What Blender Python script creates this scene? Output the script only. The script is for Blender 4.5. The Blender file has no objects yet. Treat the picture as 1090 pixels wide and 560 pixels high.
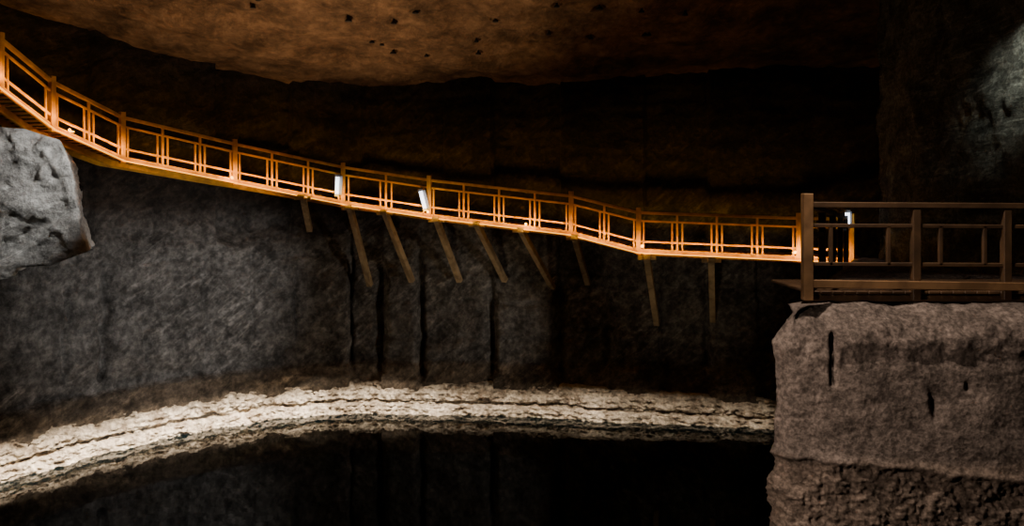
import bpy, bmesh, math, random
from mathutils import Vector, Matrix, noise
random.seed(4)
D = bpy.data
scene = bpy.context.scene
def link(o): scene.collection.objects.link(o); return o
def sm(a,b,x):
    t=max(0.0,min(1.0,(x-a)/(b-a))); return t*t*(3-2*t)
def fbm(x,y,z,o=4):
    return noise.fractal(Vector((x,y,z)),1.0,2.0,o)

# ---------------------------------------------------------------- materials
def rock_mat(name, c1, c2, scale=1.2, bump=0.5, dist=0.08, streak=0.0, rough=0.9, spec=0.2, fine=14, zbands=None, ang=0.9, stretch=4.5, sscale=1.5, clump=0.0, mask=True, sb=1.0, grain=0.0, sdist=1.2):
    m=D.materials.new(name); m.use_nodes=True
    nt=m.node_tree; N=nt.nodes; L=nt.links
    b=N['Principled BSDF']; b.inputs['Roughness'].default_value=rough
    b.inputs['Specular IOR Level'].default_value=spec
    tc=N.new('ShaderNodeTexCoord')
    n1=N.new('ShaderNodeTexNoise'); n1.inputs['Scale'].default_value=scale; n1.inputs['Detail'].default_value=12; n1.inputs['Roughness'].default_value=0.72
    L.new(tc.outputs['Object'],n1.inputs['Vector'])
    r=N.new('ShaderNodeValToRGB'); r.color_ramp.elements[0].position=0.38; r.color_ramp.elements[1].position=0.64
    r.color_ramp.elements[0].color=(*c1,1); r.color_ramp.elements[1].color=(*c2,1)
    L.new(n1.outputs['Fac'],r.inputs['Fac'])
    col=r.outputs['Color']
    vr=N.new('ShaderNodeVectorRotate'); vr.rotation_type='AXIS_ANGLE'; vr.inputs['Axis'].default_value=(0,1,0); vr.inputs['Angle'].default_value=ang
    L.new(tc.outputs['Object'],vr.inputs['Vector'])
    mp=N.new('ShaderNodeMapping'); mp.inputs['Scale'].default_value=(1.0,1.0,stretch)
    L.new(vr.outputs['Vector'],mp.inputs['Vector'])
    n2=N.new('ShaderNodeTexNoise'); n2.inputs['Scale'].default_value=sscale; n2.inputs['Detail'].default_value=11; n2.inputs['Roughness'].default_value=0.7; n2.inputs['Distortion'].default_value=sdist
    L.new(mp.outputs['Vector'],n2.inputs['Vector'])
    n3=N.new('ShaderNodeTexNoise'); n3.inputs['Scale'].default_value=fine; n3.inputs['Detail'].default_value=9; n3.inputs['Roughness'].default_value=.65
    L.new(tc.outputs['Object'],n3.inputs['Vector'])
    nm=N.new('ShaderNodeTexNoise'); nm.inputs['Scale'].default_value=.42; nm.inputs['Detail'].default_value=3
    L.new(tc.outputs['Object'],nm.inputs['Vector'])
    mm=N.new('ShaderNodeMapRange'); mm.inputs['From Min'].default_value=.40; mm.inputs['From Max'].default_value=.62
    mm.inputs['To Min'].default_value=.2; mm.inputs['To Max'].default_value=1
    L.new(nm.outputs['Fac'],mm.inputs['Value'])
    if streak>0:
        r2=N.new('ShaderNodeValToRGB'); r2.color_ramp.elements[0].position=0.48; r2.color_ramp.elements[1].position=0.70
        r2.color_ramp.elements[0].color=(0.74,0.74,0.74,1); r2.color_ramp.elements[1].color=(3.2,3.2,3.2,1)
        L.new(n2.outputs['Fac'],r2.inputs['Fac'])
        fs=N.new('ShaderNodeMath'); fs.operation='MULTIPLY'; fs.inputs[1].default_value=streak; L.new(mm.outputs[0],fs.inputs[0])
        mx=N.new('ShaderNodeMix'); mx.data_type='RGBA'; mx.blend_type='MULTIPLY'; L.new(fs.outputs[0],mx.inputs[0])
        L.new(col,mx.inputs[6]); L.new(r2.outputs['Color'],mx.inputs[7]); col=mx.outputs[2]
    if grain>0:
        r4=N.new('ShaderNodeValToRGB'); r4.color_ramp.elements[0].position=0.4; r4.color_ramp.elements[1].position=0.62
        r4.color_ramp.elements[0].color=(.5,.5,.5,1); r4.color_ramp.elements[1].color=(1.5,1.5,1.5,1)
        L.new(n3.outputs['Fac'],r4.inputs['Fac'])
        mx=N.new('ShaderNodeMix'); mx.data_type='RGBA'; mx.blend_type='MULTIPLY'; mx.inputs[0].default_value=grain
        L.new(col,mx.inputs[6]); L.new(r4.outputs['Color'],mx.inputs[7]); col=mx.outputs[2]
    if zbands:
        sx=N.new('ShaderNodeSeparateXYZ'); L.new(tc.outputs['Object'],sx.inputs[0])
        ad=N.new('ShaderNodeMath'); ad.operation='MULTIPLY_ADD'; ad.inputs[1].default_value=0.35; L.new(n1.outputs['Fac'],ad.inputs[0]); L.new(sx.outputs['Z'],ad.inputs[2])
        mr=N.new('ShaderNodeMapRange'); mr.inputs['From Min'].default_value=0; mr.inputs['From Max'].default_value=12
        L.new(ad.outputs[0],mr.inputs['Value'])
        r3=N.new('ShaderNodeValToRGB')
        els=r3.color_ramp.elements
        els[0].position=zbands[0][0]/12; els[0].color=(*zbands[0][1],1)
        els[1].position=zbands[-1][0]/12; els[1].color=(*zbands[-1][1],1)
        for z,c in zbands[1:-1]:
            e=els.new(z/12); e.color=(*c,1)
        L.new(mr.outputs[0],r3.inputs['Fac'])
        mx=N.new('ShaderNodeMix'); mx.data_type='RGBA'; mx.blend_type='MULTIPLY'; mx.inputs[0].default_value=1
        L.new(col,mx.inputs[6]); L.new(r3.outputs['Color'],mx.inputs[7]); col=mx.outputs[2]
    L.new(col,b.inputs['Base Color'])
    ms=N.new('ShaderNodeMath'); ms.operation='MULTIPLY'; L.new(n2.outputs['Fac'],ms.inputs[0]); L.new(mm.outputs[0],ms.inputs[1])
    ms2=N.new('ShaderNodeMath'); ms2.operation='MULTIPLY'; ms2.inputs[1].default_value=sb; L.new(ms.outputs[0],ms2.inputs[0])
    a=N.new('ShaderNodeMath'); a.operation='ADD'; L.new(ms2.outputs[0],a.inputs[0])
    s=N.new('ShaderNodeMath'); s.operation='MULTIPLY'; s.inputs[1].default_value=0.6; L.new(n3.outputs['Fac'],s.inputs[0]); L.new(s.outputs[0],a.inputs[1])
    h=a.outputs[0]
    if clump>0:
        v=N.new('ShaderNodeTexVoronoi'); v.inputs['Scale'].default_value=fine*.8; v.inputs['Randomness'].default_value=1
        nn=N.new('ShaderNodeMix'); nn.data_type='VECTOR'; nn.inputs[0].default_value=.12
        L.new(tc.outputs['Object'],nn.inputs[4]); L.new(n3.outputs['Color'],nn.inputs[5]); L.new(nn.outputs[1],v.inputs['Vector'])
        s2=N.new('ShaderNodeMath'); s2.operation='MULTIPLY_ADD'; s2.inputs[1].default_value=-clump; L.new(v.outputs['Distance'],s2.inputs[0]); L.new(h,s2.inputs[2]); h=s2.outputs[0]
    bp=N.new('ShaderNodeBump'); bp.inputs['Strength'].default_value=bump; bp.inputs['Distance'].default_value=dist
    L.new(h,bp.inputs['Height']); L.new(bp.outputs['Normal'],b.inputs['Normal'])
    return m
def plain(name,c,rough=0.6,emit=None,es=0,metal=0):
    m=D.materials.new(name); m.use_nodes=True; b=m.node_tree.nodes['Principled BSDF']
    b.inputs['Base Color'].default_value=(*c,1); b.inputs['Roughness'].default_value=rough; b.inputs['Metallic'].default_value=metal
    if emit: b.inputs['Emission Color'].default_value=(*emit,1); b.inputs['Emission Strength'].default_value=es
    return m
def wood_mat(name,c1,c2,sc=3):
    m=D.materials.new(name); m.use_nodes=True; nt=m.node_tree; N=nt.nodes; L=nt.links; b=N['Principled BSDF']
    b.inputs['Roughness'].default_value=0.6
    tc=N.new('ShaderNodeTexCoord'); n=N.new('ShaderNodeTexNoise'); n.inputs['Scale'].default_value=sc; n.inputs['Detail'].default_value=8
    n.inputs['Distortion'].default_value=0.8
    L.new(tc.outputs['Object'],n.inputs['Vector'])
    r=N.new('ShaderNodeValToRGB'); r.color_ramp.elements[0].position=.35; r.color_ramp.elements[1].position=.65
    r.color_ramp.elements[0].color=(*c1,1); r.color_ramp.elements[1].color=(*c2,1)
    L.new(n.outputs['Fac'],r.inputs['Fac']); L.new(r.outputs['Color'],b.inputs['Base Color'])
    bp=N.new('ShaderNodeBump'); bp.inputs['Strength'].default_value=.3; bp.inputs['Distance'].default_value=.02
    L.new(n.outputs['Fac'],bp.inputs['Height']); L.new(bp.outputs['Normal'],b.inputs['Normal'])
    return m

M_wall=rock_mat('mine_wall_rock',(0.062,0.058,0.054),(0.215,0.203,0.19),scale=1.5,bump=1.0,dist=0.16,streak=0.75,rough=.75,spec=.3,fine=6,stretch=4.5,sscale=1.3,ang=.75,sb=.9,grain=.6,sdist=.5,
    zbands=[(0,(1.0,.86,.70)),(1.55,(.85,.72,.58)),(1.68,(.9,.9,.9)),(5.5,(.85,.86,.87)),(6.8,(.20,.15,.115)),(12,(.12,.082,.06))])  # upper bands: brown rock, with the shade above the rail darkened into the colour
M_ceil=rock_mat('ceiling_rock',(0.09,0.052,0.028),(0.30,0.175,0.095),scale=.9,bump=0.9,dist=0.14,streak=0.2,fine=4,sb=.5,grain=.4)
M_crust=rock_mat('salt_crust_mat',(0.24,0.19,0.14),(0.84,0.75,0.62),scale=2.2,bump=1.0,dist=0.12,fine=8,clump=.7,grain=.7)
M_block=rock_mat('block_rock',(0.10,0.08,0.067),(0.27,0.218,0.184),scale=2.6,bump=1.0,dist=0.04,streak=0.15,fine=20,ang=-.5,sscale=2,sb=.5,grain=.8,
    zbands=[(0,(1.25,1.2,1.12)),(3.86,(1.25,1.2,1.12)),(3.98,(1,1,1)),(12,(1,1,1))])
M_out=rock_mat('outcrop_rock',(0.34,0.33,0.31),(0.64,0.63,0.60),scale=2,bump=1,dist=0.14,streak=0.4,fine=7,ang=.6,sscale=.9,stretch=6,grain=.5,sdist=.5)
M_right=rock_mat('right_wall_rock',(0.06,0.06,0.05),(0.28,0.28,0.235),scale=1.5,bump=1.0,dist=0.18,streak=0.8,ang=.4,grain=.6)
M_wood=wood_mat('orange_pine',(0.48,0.215,0.010),(0.80,0.40,0.022))
M_wood2=wood_mat('dimmed_brown_timber',(0.055,0.029,0.013),(0.115,0.062,0.027))  # brown lowered in the colour to stand in for dim light on the near railing
M_wood3=wood_mat('edge_board_timber',(0.15,0.08,0.033),(0.28,0.155,0.065))
M_strut=wood_mat('strut_timber',(0.20,0.14,0.075),(0.42,0.31,0.175))

# ---------------------------------------------------------------- helpers
def mesh_obj(name,verts,faces,mat,smooth=True):
    me=D.meshes.new(name); me.from_pydata(verts,[],faces); me.update()
    o=link(D.objects.new(name,me)); me.materials.append(mat)
    if smooth:
        for p in me.polygons: p.use_smooth=True
    return o
def grid_faces(nc,nr):
    f=[]
    for i in range(nc-1):
        for j in range(nr-1):
            a=i*nr+j; f.append((a,a+nr,a+nr+1,a+1))
    return f
def beam(bm,p,q,w,h,up=Vector((0,0,1))):
    p=Vector(p); q=Vector(q); d=(q-p); 
    if d.length<1e-5: return
    d.normalize(); s=d.cross(up)
    if s.length<1e-3: s=Vector((1,0,0)) if abs(up.z)>.5 else Vector((0,0,1)).cross(d)
    s.normalize(); u=s.cross(d).normalized()
    vs=[]
    for c in (p,q):
        for a,b in ((-1,-1),(1,-1),(1,1),(-1,1)):
            vs.append(bm.verts.new(c+s*a*w/2+u*b*h/2))
    for f in ((0,1,2,3),(7,6,5,4),(0,4,5,1),(1,5,6,2),(2,6,7,3),(3,7,4,0)):
        bm.faces.new([vs[i] for i in f])
def post(bm,p,z0,z1,w,tan):
    beam(bm,(p[0],p[1],z0),(p[0],p[1],z1),w,w,up=Vector((tan[0],tan[1],0)))
def bm_obj(name,bm,mat,parent=None,bevel=0.008):
    bmesh.ops.recalc_face_normals(bm,faces=bm.faces)
    me=D.meshes.new(name); bm.to_mesh(me); bm.free(); me.materials.append(mat)
    o=link(D.objects.new(name,me))
    if bevel:
        md=o.modifiers.new('bevel','BEVEL'); md.width=bevel; md.segments=1; md.limit_method='ANGLE'
    if parent: o.parent=parent
    return o
def empty(name):
    e=D.objects.new(name,None); e.empty_display_size=.3; return link(e)

# ---------------------------------------------------------------- back wall (plan path)
ctrl=[(-17,4),(-16.3,9),(-15.4,14),(-14.2,17.3),(-12.75,19.8),(-11.4,21.8),(-9.7,23.6),(-7.6,24.9),(-5.3,25.7),(-2.6,25.6),(0,25.4),(3.8,24.8),(7.7,24.1),(11.5,23.8),(16,23.5)]
def catmull(P,n):
    out=[]
    for i in range(len(P)-1):
        p0=P[max(i-1,0)];p1=P[i];p2=P[i+1];p3=P[min(i+2,len(P)-1)]
        for k in range(n):
            t=k/n
            out.append(tuple(0.5*((2*p1[a])+(-p0[a]+p2[a])*t+(2*p0[a]-5*p1[a]+4*p2[a]-p3[a])*t*t+(-p0[a]+3*p1[a]-3*p2[a]+p3[a])*t**3) for a in range(len(p1))))
    out.append(tuple(P[-1])); return out
def resample(P,step):
    out=[P[0]]; acc=0
    for a,b in zip(P,P[1:]):
        L=math.dist(a,b); pos=step-acc
        while pos<=L:
            t=pos/L; out.append(tuple(a[k]+(b[k]-a[k])*t for k in range(len(a)))); pos+=step
        acc=(acc+L)%step
    return out
path=resample(catmull(ctrl,40),0.06)
def normals(P):
    N=[]
    for i in range(len(P)):
        a=P[max(i-1,0)];b=P[min(i+1,len(P)-1)]
        t=Vector((b[0]-a[0],b[1]-a[1],0)).normalized(); N.append(Vector((t.y,-t.x,0)))
    return N
pn=normals(path)
slabs=[(-5.2,.30),(-4.15,.08),(-2.95,.30),(-0.6,.10),(1.5,.28),(3.0,.04),(4.6,.2),(6.0,.0),(7.4,.22),(9,.0),(99,.2)]
upper=[(-11.5,.0),(-9,.25),(-7,-.15),(-4.8,.2),(-2.2,-.1),(-.6,.15),(1.5,-.25),(4.1,.1),(6,-.2),(99,.15)]
grooves=[(-4.15,.16,.26,1.1,4.6),(-2.93,.10,.40,1.0,5.0),(-.62,.14,.30,1.1,3.9),(1.5,.16,.34,1.1,4.2),(3.1,.12,.25,1.5,4),(6.0,.12,.25,1.5,4.5),
         (-11.95,.05,.14,1.9,4.6),(-11.35,.07,.22,1.7,4.9),(-6.9,.05,.14,2.2,4.5),(-10.6,.04,.1,2.0,3.6),(-5.2,.06,.25,1.2,5.3),(-9.3,.03,.08,1.6,5),(-8.1,.03,.08,1.6,6)]
hjoints=[(4.9,-12,-5.2,.06),(3.35,-4.1,1.5,.07),(4.4,-10,-7,.05),(2.55,1.5,8,.08),(3.9,4,9,.08),(2.2,-5,8,.05),(4.3,-5,3,.06)]
def step_at(tab,x):
    for lim,v in tab:
        if x<lim: return v
    return 0
Z0,Z1,NR=-1.0,13.0,240
verts=[]
for (x,y),n in zip(path,pn):
    up_=step_at(upper,x)
    for j in range(NR):
        z=Z0+(Z1-Z0)*j/(NR-1)
        xw=x+.10*noise.noise(Vector((z*.7,x*.3,2)))+.04*noise.noise(Vector((z*3,x*.3,5)))
        lo=step_at(slabs,xw)
        k=sm(5.2,5.9,z+0.4*noise.noise(Vector((x*.8,3,y))))
        o=lo*(1-k)+up_*k
        o+=.13*(1-sm(1.38,1.46,z+.05*noise.noise(Vector((x,1,y)))))
        for gx,gw,gd,ga,gb in grooves:
            if abs(xw-gx)<gw*3:
                o-=gd*math.exp(-((xw-gx)/gw)**2)*sm(ga-.1,ga+.1,z)*(1-sm(gb-.5,gb+.3,z))
        for hz,h0,h1,hd in hjoints:
            if h0<x<h1: o-=hd*math.exp(-((z-hz-.08*noise.noise(Vector((x,hz,0))))/.06)**2)
        # bedding planes
        o+=.035*noise.noise(Vector((x*.35,y*.35,z*4.5)))
        o+=.13*fbm(x*.6,y*.6,z*.6,4)+.07*fbm(x*1.6-z*1.6,y*1.2,z*2.0+x*.6,6)
        verts.append((x+n.x*o,y+n.y*o,z))
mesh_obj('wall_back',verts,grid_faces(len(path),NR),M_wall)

# ---------------------------------------------------------------- salt crust along the waterline
cpath=resample(catmull(ctrl,40),0.034); cn=normals(cpath)
prof=[(1.02,-.35),(.98,.14),(.92,.30),(.80,.40),(.66,.54),(.52,.64),(.42,.70),(.38,.62),(.30,.66),(.24,.84),(.12,.94),(.02,1.02),(-.1,1.1),(-.5,1.2),(-.9,1.2)]
def prof_at(t):
    u=t*(len(prof)-1); i=min(int(u),len(prof)-2); f=u-i
    return tuple(prof[i][k]*(1-f)+prof[i+1][k]*f for k in (0,1))
verts=[]; NRC=80
for (x,y),n in zip(cpath,cn):
    hs=.88+.12*fbm(x*.5,y*.5,7,3)+.05*fbm(x*2.3,y*2.3,2,5)
    if x>0: hs*=1-.25*sm(0,8,x)
    for j in range(NRC):
        z,o=prof_at(j/(NRC-1))
        z=z*hs
        lay=(z*7.5+.6*noise.noise(Vector((x*.5,y*.5,1))))%1.0
        d=.12*fbm(x*1.9,y*1.9,z*4,6)+.09*abs(noise.noise(Vector((x*5,y*5,z*8))))+.075*noise.noise(Vector((x*10,y*10,z*15)))+.045*noise.noise(Vector((x*21,y*21,z*27)))+.06*(lay**2)
        o+=d-.03+.15*fbm(x*.7,y*.7,1,3); z+=.03*fbm(x*3,y*3,z*4+9,5)
        verts.append((x+n.x*o,y+n.y*o,z))
mesh_obj('salt_crust',verts,grid_faces(len(cpath),NRC),M_crust)

# ---------------------------------------------------------------- lake water
mw=D.materials.new('brine_water'); mw.use_nodes=True; nt=mw.node_tree; b=nt.nodes['Principled BSDF']
b.inputs['Base Color'].default_value=(0.0006,0.0035,0.005,1); b.inputs['Roughness'].default_value=0.03; b.inputs['IOR'].default_value=1.55
tc=nt.nodes.new('ShaderNodeTexCoord'); nz=nt.nodes.new('ShaderNodeTexNoise'); nz.inputs['Scale'].default_value=2.0; nz.inputs['Detail'].default_value=3
nt.links.new(tc.outputs['Object'],nz.inputs['Vector']); bp=nt.nodes.new('ShaderNodeBump'); bp.inputs['Strength'].default_value=.04; bp.inputs['Distance'].default_value=.05
nt.links.new(nz.outputs['Fac'],bp.inputs['Height']); nt.links.new(bp.outputs['Normal'],b.inputs['Normal'])
mesh_obj('lake_water',[(-20,-4,0),(20,-4,0),(20,28,0),(-20,28,0)],[(0,1,2,3)],mw,False)

# ---------------------------------------------------------------- ceiling (vault lowers to the back wall)
random.seed(23)
def ceil_base(x,y):
    return 12.5-2.2*sm(14,27,y)+.18*fbm(x*.35,y*.35,2,4)+.07*fbm(x*1.7,y*1.7,5,4)
holes=[(random.uniform(-7.5,4.5),random.uniform(17.0,23.5),random.uniform(.07,.13)) for _ in range(34)]
holes=[(hx,hy-.25*abs(hx+3),hr) for hx,hy,hr in holes]
nx,ny=520,460; verts=[]
for i in range(nx):
    x=-19+38*i/(nx-1)
    for j in range(ny):
        y=-4+33*j/(ny-1); z=ceil_base(x,y)
        if -8<x<5 and 14<y<25:
            for hx,hy,hr in holes:
                d2=(x-hx)**2+(y-hy)**2
                if d2<.25: z+=.30*math.exp(-d2/(hr*hr))-.10*math.exp(-d2/(4*hr*hr))
        verts.append((x,y,z))
mesh_obj('ceiling',verts,grid_faces(nx,ny),M_ceil)
bm=bmesh.new()
for hx,hy,hr in holes:
    z=ceil_base(hx,hy)
    bmesh.ops.create_cone(bm,cap_ends=True,segments=8,radius1=.03,radius2=.03,depth=.30,matrix=Matrix.Translation((hx,hy,z+.08)))
    bmesh.ops.create_cone(bm,cap_ends=True,segments=9,radius1=hr*.8,radius2=hr*.6,depth=.05,matrix=Matrix.Translation((hx,hy,z-.05)))
bm_obj('ceiling_rock_bolts',bm,plain('bolt_iron',(.02,.015,.012),.7),bevel=0)

# ---------------------------------------------------------------- right wall
verts=[]; nr=200
rp=resample([(16,19.6),(8.8,19.3),(8.78,16),(9.0,13),(9.2,9),(9.7,2)],0.07); rn=normals(rp)
for (x,y),n in zip(rp,rn):
    for j in range(nr):
        z=-1+14*j/(nr-1)
        o=(.05 if y>17.5 else .22)*fbm(x*.8,y*.8,z*.8,5)+.07*fbm(x*2,y*2+z*2,z*2,5)+.08*sm(18.6,18.9,y)
        verts.append((x-n.x*o,y-n.y*o,z))
mesh_obj('wall_right',verts,grid_faces(len(rp),nr),M_right)

# ---------------------------------------------------------------- foreground rock block
C=Vector((8.2,13.5)); 
def lerpP(a,b,step):
    L=math.dist(a,b); n=max(1,int(L/step)); return [(a[0]+(b[0]-a[0])*i/n,a[1]+(b[1]-a[1])*i/n) for i in range(n)]
poly=lerpP((7.2,9.35),(3.36,9.6),.02)+lerpP((3.36,9.6),(3.27,9.75),.03)+lerpP((3.27,9.75),(8.7,20.6),.08)+lerpP((8.7,20.6),(9.6,20.6),.2)+lerpP((9.6,20.6),(9.8,9.3),.2)+lerpP((9.8,9.3),(7.2,9.35),.1)
pnorm=[]
for i in range(len(poly)):
    a=poly[i-4];b=poly[(i+4)%len(poly)]; t=Vector((b[0]-a[0],b[1]-a[1],0)).normalized(); n=Vector((-t.y,t.x,0))
    if n.dot(Vector((poly[i][0]-C.x,poly[i][1]-C.y,0)))<0: n=-n
    pnorm.append(n)
rows=[]
z=-.6
while z<2.6: rows.append((z,1,0)); z+=.12
while z<5.1: rows.append((z,1,0)); z+=.02
for k in range(21):
    a=k/20*math.pi/2; rows.append((5.14+.44*math.sin(a),1,.46*(1-math.cos(a))))
for s in (.96,.9,.8,.65,.5,.3,.1,.0): rows.append((5.58,s,.46))
verts=[]
for ri,(z,s,ins) in enumerate(rows):
    for (x,y),n in zip(poly,pnorm):
        px=C.x+(x-C.x)*s; py=C.y+(y-C.y)*s
        edge=3.76-.075*(x-3.3)+.07*noise.noise(Vector((x*2,y*3,1)))+.04*noise.noise(Vector((x*9,y*3,1)))
        low=1-sm(edge-.03,edge+.03,z)
        o=-ins+.05*max(0,5.2-z)
        if z>4.7: o+=.09*fbm(x*2.2,y*2.2,z*2.6,6)*sm(4.8,5.15,z)
        o+=.05*fbm(x*.9,y*.9,z*.9,3)+.018*fbm(x*4,y*4,z*4,7)+.008*noise.noise(Vector((x*22,y*22,z*22)))
        if low>0:
            o+=low*(-.02+.05*fbm(x*3.5,y*3.5,z*4,6)+.03*abs(noise.noise(Vector((x*10,y*10,z*12))))+.03*noise.noise(Vector((x*25,y*25,z*28))))
        o+=.04*math.exp(-((z-edge-.03)/.05)**2)
        if y<9.9 and s==1:
            o-=.16*math.exp(-((x-3.86)/.035)**4)*sm(4.58,4.64,z)*(1-sm(5.22,5.28,z))
            o-=.07*math.exp(-((x-5.0-.12*(4.6-z))/.04)**2)*sm(4.2,4.25,z)*(1-sm(4.4,4.65,z))
            o-=.06*math.exp(-((x-5.42)/.03)**2)*sm(4.55,4.6,z)*(1-sm(4.65,4.72,z))
        zz=z
        if z>5.0: zz=z+.06*fbm(x*1.5,y*1.5,3,4)*sm(5.0,5.3,z)-.035*max(0,py-10)*sm(5.0,5.5,z)
        verts.append((px+n.x*o,py+n.y*o,zz))
n=len(poly); faces=[]
for r in range(len(rows)-1):
    for i in range(n):
        a=r*n+i;b_=r*n+(i+1)%n; faces.append((a,b_,b_+n,a+n))
mesh_obj('rock_block',verts,faces,M_block)

# ---------------------------------------------------------------- bright carved outcrop at left
bm=bmesh.new()
fr=[(-14.2,17.0,8.9),(-11.75,17.75,8.35),(-10.95,17.95,8.32),(-10.30,18.15,8.10),(-10.06,18.2,7.6),(-9.94,18.3,6.4),(-9.72,18.3,5.56),(-10.4,18.0,5.26),(-11.1,18.0,5.2),(-11.2,17.9,5.0),(-14.2,17.0,4.85)]
f1=[bm.verts.new(p) for p in fr]
f2=[bm.verts.new((p[0]-2.1,p[1]+4.2,p[2]-.1)) for p in fr]
bm.faces.new(f1); bm.faces.new(list(reversed(f2)))
for i in range(len(fr)): bm.faces.new((f1[i],f2[i],f2[(i+1)%len(fr)],f1[(i+1)%len(fr)]))
bmesh.ops.recalc_face_normals(bm,faces=bm.faces)
bmesh.ops.triangulate(bm,faces=bm.faces)
for _ in range(6): bmesh.ops.subdivide_edges(bm,edges=[e for e in bm.edges if e.calc_length()>.10],cuts=1,use_grid_fill=False); bmesh.ops.triangulate(bm,faces=bm.faces)
for v in bm.verts:
    p=v.co; q=p.x+p.z*.8
    v.co=p+Vector((fbm(p.x,p.y+3,p.z,4)*.06,-abs(fbm(p.x*.8,p.y*.8,p.z*.8,5))*.30-.13*fbm(q*.9,p.y,(p.z-p.x)*2.0,6),fbm(p.x*1.2,p.y,p.z+8,4)*.05))
for f in bm.faces: f.smooth=True
o=bm_obj('rock_outcrop',bm,M_out,bevel=0)

# rough brown rock shelf carrying the path above the outcrop
verts=[]
sp=resample([(-17.5,14.6),(-13.5,16.6),(-11.9,17.6),(-11.3,19.2),(-11.1,20.4),(-11.9,22.2)],.07); sn=normals(sp)
tops=lambda x,y: 9.25-.52*max(0,(y-17.3))
for (x,y),n_ in zip(sp,sn):
    for j in range(40):
        t=j/39; z=7.6+(tops(x,y)-.35-7.6)*t
        o=.2*fbm(x*1.2,y*1.2,z*1.5,5)-.5*(1-t)
        verts.append((x+n_.x*o,y+n_.y*o,z))
mesh_obj('rock_shelf',verts,grid_faces(len(sp),40),M_wall)

# ---------------------------------------------------------------- far wooden walkway
nodes=[(-11.45,15.3,10.25),(-11.12,17.3,9.20),(-10.86,18.8,8.46),(-10.08,20.6,7.78),(-7.97,22.9,7.22),(-5.09,24.0,6.58),(-2.47,23.8,6.19),(1.71,23.0,5.72),(3.53,22.2,5.27),(7.63,21.2,5.15),(8.75,20.5,5.16)]
W=1.15
tn=[]
for i in range(len(nodes)):
    a=nodes[max(i-1,0)];b_=nodes[min(i+1,len(nodes)-1)]
    tn.append(Vector((b_[0]-a[0],b_[1]-a[1],0)).normalized())
wk=empty('wooden_walkway')
rail=bmesh.new(); deck=bmesh.new(); strip=bmesh.new()
def railing(bm,P,H=1.04,post_w=.13):
    for i,p in enumerate(P):
        t=Vector(((P[min(i+1,len(P)-1)][0]-P[max(i-1,0)][0]),(P[min(i+1,len(P)-1)][1]-P[max(i-1,0)][1]),0)).normalized()
        post(bm,p,p[2]-.14,p[2]+H+.14,post_w,t)
    for a,b_ in zip(P,P[1:]):
        a=Vector(a); b_=Vector(b_); L=(b_-a).length; t=(b_-a).normalized()
        for h,w,hh in ((H,.10,.08),(H*.78,.05,.055),(.24,.05,.055)):
            beam(bm,a+Vector((0,0,h)),b_+Vector((0,0,h)),w,hh)
        k=max(1,round(L/1.15))
        for q in range(k):
            for off in (.13,.87):
                u=(q+off)/k; c=a+(b_-a)*u
                post(bm,c,c.z-.05,c.z+H*.78,.05,t)
        for q in range(1,k):
            c=a+(b_-a)*(q/k); post(bm,c,c.z-.05,c.z+H,.06,t)
railing(rail,nodes)
inner=[]
for p,t in zip(nodes,tn):
    n_=Vector((-t.y,t.x,0)); inner.append((p[0]+n_.x*W,p[1]+n_.y*W,p[2]))
for i,(a,b_) in enumerate(zip(nodes,nodes[1:])):
    a=Vector(a);b_=Vector(b_);ia=Vector(inner[i]);ib=Vector(inner[i+1])
    beam(rail,a+Vector((0,0,-.03)),b_+Vector((0,0,-.03)),.05,.14)
    beam(deck,ia+Vector((0,0,-.1)),ib+Vector((0,0,-.1)),.08,.18)
    beam(deck,(a+ia)/2+Vector((0,0,-.12)),(b_+ib)/2+Vector((0,0,-.12)),.08,.16)
    L=(b_-a).length; k=int(L/.16)
    for q in range(k):
        u=(q+.5)/k; beam(deck,a.lerp(b_,u),ia.lerp(ib,u),.14,.035)
bm_obj('railing',rail,M_wood,wk); bm_obj('deck',deck,M_wood,wk)
# struts and cross beams
st=bmesh.new()
S=[((-6.2,23.65,6.7),(-6.35,25.0,5.67)),((-4.89,24.05,6.38),(-4.5,25.25,3.9)),((-3.82,23.98,6.24),(-3.15,25.1,4.05)),((-2.25,23.82,6.03),(-1.65,25.15,4.05)),
   ((-1.03,23.6,5.9),(-.22,25.05,4.08)),((.27,23.35,5.75),(1.28,25.0,3.87)),((1.82,23.05,5.55),(2.38,25.0,4.0)),((3.75,22.15,5.06),(4.40,24.2,2.86)),((5.44,21.75,5.02),(6.05,24.0,3.0))]
for a,b_ in S:
    beam(st,a,b_,.17,.16)
    ax=Vector(a)
    beam(st,(ax.x-.03,ax.y-.22,ax.z+.03),(ax.x+.1,ax.y+2.2,ax.z+.03),.20,.15)
    beam(st,(ax.x-.25,ax.y+.02,ax.z+.0),(ax.x+.25,ax.y-.05,ax.z+.0),.14,.12)
bm_obj('struts',st,M_strut,wk)

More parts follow.
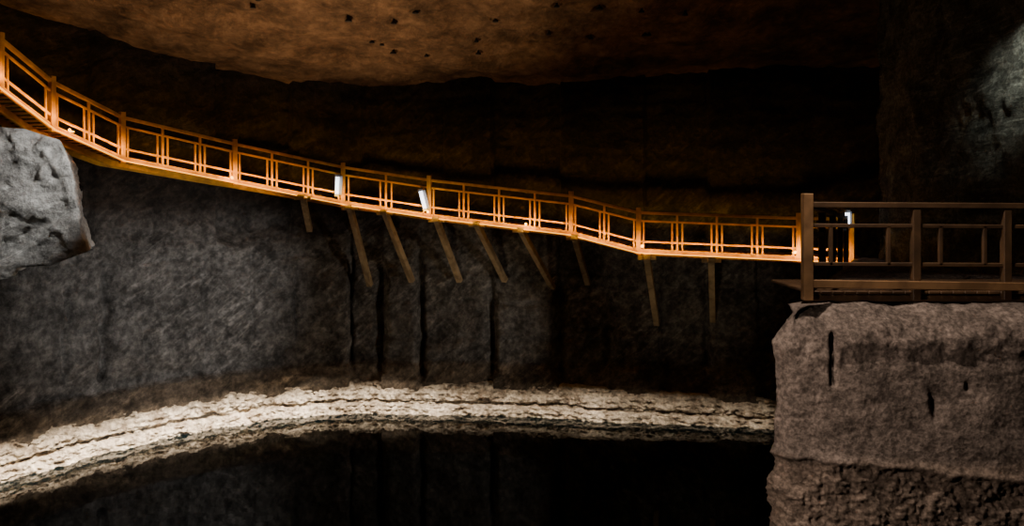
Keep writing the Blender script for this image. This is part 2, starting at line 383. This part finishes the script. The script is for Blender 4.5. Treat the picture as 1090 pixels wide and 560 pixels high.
# warm LED strip along the outer foot of the walkway
ls=bmesh.new()
for i,(a,b_) in enumerate(zip(nodes,nodes[1:])):
    a=Vector(a);b_=Vector(b_); t=(b_-a).normalized(); n_=Vector((t.y,-t.x,0)).normalized()
    p=a+n_*.07+Vector((0,0,-.08)); q=b_+n_*.07+Vector((0,0,-.08))
    beam(ls,p,q,.025,.025)
    Ld=D.lights.new('strip_light','AREA'); Ld.shape='RECTANGLE'; Ld.size=(b_-a).length*.95; Ld.size_y=.06; Ld.spread=math.radians(80)
    Ld.energy=(6.6 if i not in (3,6,8) else 4.8)*(b_-a).length; Ld.color=(1,.49,.035)
    lo=link(D.objects.new('strip_light',Ld)); lo.location=(a+b_)/2+n_*.5+Vector((0,0,-.05))
    zdir=-((-n_*.74+Vector((0,0,.42))).normalized()); xdir=t; ydir=zdir.cross(xdir).normalized(); xdir=ydir.cross(zdir)
    lo.matrix_world=Matrix.Translation(lo.location)@Matrix((xdir,ydir,zdir)).transposed().to_4x4()
    lo.parent=wk
bm_obj('led_strip',ls,plain('led_orange',(.8,.3,.05),.5,(1,.40,.02),3),wk,bevel=0)
for (x,y,z,e) in [(-10.72,19.3,8.4,9),(-8.0,22.75,7.3,9),(.4,23.15,5.95,12),(7.5,21.1,5.3,10),(3.6,22.0,5.4,8),(-2.5,23.65,6.3,8)]:
    b2=bmesh.new(); bmesh.ops.create_uvsphere(b2,u_segments=12,v_segments=8,radius=.035,matrix=Matrix.Translation((x,y,z)))
    beam(b2,(x,y,z-.03),(x,y+.16,z-.03),.05,.03)
    bm_obj('foot_lamp',b2,plain('foot_lamp_glow',(1,.5,.1),.5,(1,.50,.06),6),wk,bevel=0)
    pl=D.lights.new('foot_lamp_light','POINT'); pl.energy=e; pl.color=(1,.50,.06); pl.shadow_soft_size=.08
    lo=link(D.objects.new('foot_lamp_light',pl)); lo.location=(x,y-.15,z); lo.parent=wk

# white tube lamps fixed to the railing
M_tube=plain('tube_white',(1,1,1),.4,(.80,.84,1),4)
def tube_lamp(base,top,e):
    r=empty('fluorescent_lamp'); a=Vector(base);b_=Vector(top); d=(b_-a).normalized()
    q=d.to_track_quat('Z','Y').to_matrix().to_4x4()
    b1=bmesh.new(); bmesh.ops.create_cone(b1,cap_ends=True,segments=16,radius1=.055,radius2=.055,depth=(b_-a).length,matrix=Matrix.Translation((a+b_)/2)@q)
    o=bm_obj('tube',b1,M_tube,r,0)
    b1=bmesh.new()
    for c in (a,b_): bmesh.ops.create_cone(b1,cap_ends=True,segments=16,radius1=.075,radius2=.075,depth=.07,matrix=Matrix.Translation(c)@q)
    beam(b1,a+Vector((.07,.09,0)),b_+Vector((.07,.09,0)),.14,.04,up=Vector((0,1,0)))
    bm_obj('housing',b1,plain('lamp_housing',(.3,.3,.3),.5),r,.004)
    pl=D.lights.new('tube_light','POINT'); pl.energy=e; pl.color=(.85,.9,1); pl.shadow_soft_size=.1
    lo=link(D.objects.new('tube_light',pl)); lo.location=(a+b_)/2+Vector((0,-.2,0)); lo.parent=r
tube_lamp((-5.24,23.82,6.78),(-5.22,23.82,7.36),3)
tube_lamp((-2.57,23.62,6.35),(-2.72,23.62,6.93),3)
tube_lamp((8.55,20.3,6.0),(8.55,20.3,6.4),2)

# ---------------------------------------------------------------- near platform railing on the rock block
pf=empty('viewing_platform')
bm=bmesh.new()
for x,w,z1 in ((5.04,.10,6.80),(6.17,.10,6.80),(7.5,.10,6.8)):
    post(bm,(x,9.95),5.60,z1,w,(1,0))
beam(bm,(3.68,9.95,6.79),(8.8,9.95,6.76),.12,.07)
beam(bm,(3.68,9.95,6.53),(8.8,9.95,6.50),.05,.05)
beam(bm,(3.68,9.95,6.05),(8.8,9.95,6.02),.05,.05)
for x in (3.98,4.7,5.35,5.9,6.45,7.1): post(bm,(x,9.95),6.03,6.53,.05,(1,0))
beam(bm,(3.68,9.95,6.79),(8.3,19.8,6.25),.10,.08)
beam(bm,(3.68,9.95,6.40),(8.3,19.8,5.95),.05,.06)
for u in (.25,.5,.75,1.0):
    post(bm,(3.68+4.62*u,9.95+9.85*u),5.45-.35*u,6.84-.53*u,.11,(.42,.9))
bm_obj('railing',bm,M_wood2,pf)
bm=bmesh.new()
post(bm,(3.68,9.93),5.60,6.93,.12,(1,0))
beam(bm,(3.74,9.88,5.81),(8.8,9.88,5.74),.05,.10)
bm_obj('corner_post_and_edge_board',bm,M_wood3,pf)
bm=bmesh.new()
for q in range(34):
    x=3.78+q*.15; beam(bm,(x,9.95,5.69),(x,11.4,5.67),.14,.04)
beam(bm,(3.75,10.02,5.62),(8.8,10.02,5.60),.10,.08)
bm_obj('deck',bm,M_wood2,pf)

# ---------------------------------------------------------------- lights
def spot(name,loc,tgt,e,col,ang,blend=.5,r=.15):
    L=D.lights.new(name,'SPOT'); L.energy=e; L.color=col; L.spot_size=math.radians(ang); L.spot_blend=blend; L.shadow_soft_size=r
    o=link(D.objects.new(name,L)); o.location=loc; o.rotation_euler=(Vector(tgt)-Vector(loc)).to_track_quat('-Z','Y').to_euler(); return o
spot('ceiling_spotlight',(-5.0,17.5,5.6),(-5.2,18.6,12),1000,(1,.72,.46),116,.5)
spot('wall_spotlight',(-2.6,17.4,3.4),(-9.8,22.6,4.0),1800,(1,.96,.92),62,1.0,.04)
spot('wall_spotlight',(3.6,20.5,2.4),(-3.4,25.6,2.8),460,(1,.88,.74),56,1.0,.04)  # unseen spot added to brighten the middle of the wall
spot('strut_fill_spotlight',(3.6,17.5,1.6),(5.0,23.0,4.0),170,(1,.80,.55),50,.9)  # unseen warm fill added to brighten the right-hand supports under the deck
spot('strut_fill_spotlight',(-2,19.0,2.0),(-1.3,24,5.2),170,(1,.76,.48),60,.9)  # unseen warm fill added to brighten the middle struts
spot('outcrop_spotlight',(-7.6,16.6,9.4),(-10.9,18.0,7.1),700,(1,.98,.95),46,.8,.04)
# unseen area lights added above the waterline, washing the salt crust from above
cw=resample(catmull(ctrl,40),2.4); cwn=normals(cw)
for (x,y),n in zip(cw,cwn):
    if y<12 or x>7.6: continue
    f=1.5 if x<-6 else (.8 if x<-1 else .38)
    if x>3: f=.2
    Ld=D.lights.new('crust_wash_light','AREA'); Ld.shape='RECTANGLE'; Ld.size=2.4; Ld.size_y=.1; Ld.spread=math.radians(52); Ld.energy=46*f; Ld.color=(1,.83,.64)
    lo=link(D.objects.new('crust_wash_light',Ld)); P=Vector((x,y,0))+n*1.9+Vector((0,0,2.4)); T=Vector((x,y,0.0))+n*1.05
    zd=(P-T).normalized(); xd=Vector((-n.y,n.x,0)); yd=zd.cross(xd).normalized(); xd=yd.cross(zd)
    lo.matrix_world=Matrix.Translation(P)@Matrix((xd,yd,zd)).transposed().to_4x4()
spot('block_spotlight',(3.0,8.5,10.4),(5.4,9.6,4.8),1000,(1,.82,.69),75,.8,.03)
spot('block_fill_spotlight',(.8,7.4,5.5),(5.2,9.6,3.2),330,(1,.80,.67),66,.5,.05)
spot('right_wall_spotlight',(8.15,12.9,9.9),(9.0,13.75,9.2),190,(.95,1,.90),66,1.0,.03)

w=D.worlds.new('cave_dark'); scene.world=w; w.use_nodes=True
w.node_tree.nodes['Background'].inputs[0].default_value=(.5,.45,.42,1); w.node_tree.nodes['Background'].inputs[1].default_value=.008

# ---------------------------------------------------------------- camera
cam=D.cameras.new('camera'); cam.sensor_width=36; cam.lens=28.0; cam.shift_y=-80/1090
co=link(D.objects.new('camera',cam)); co.location=(0,0,7); co.rotation_euler=(math.pi/2,0,0)
scene.camera=co
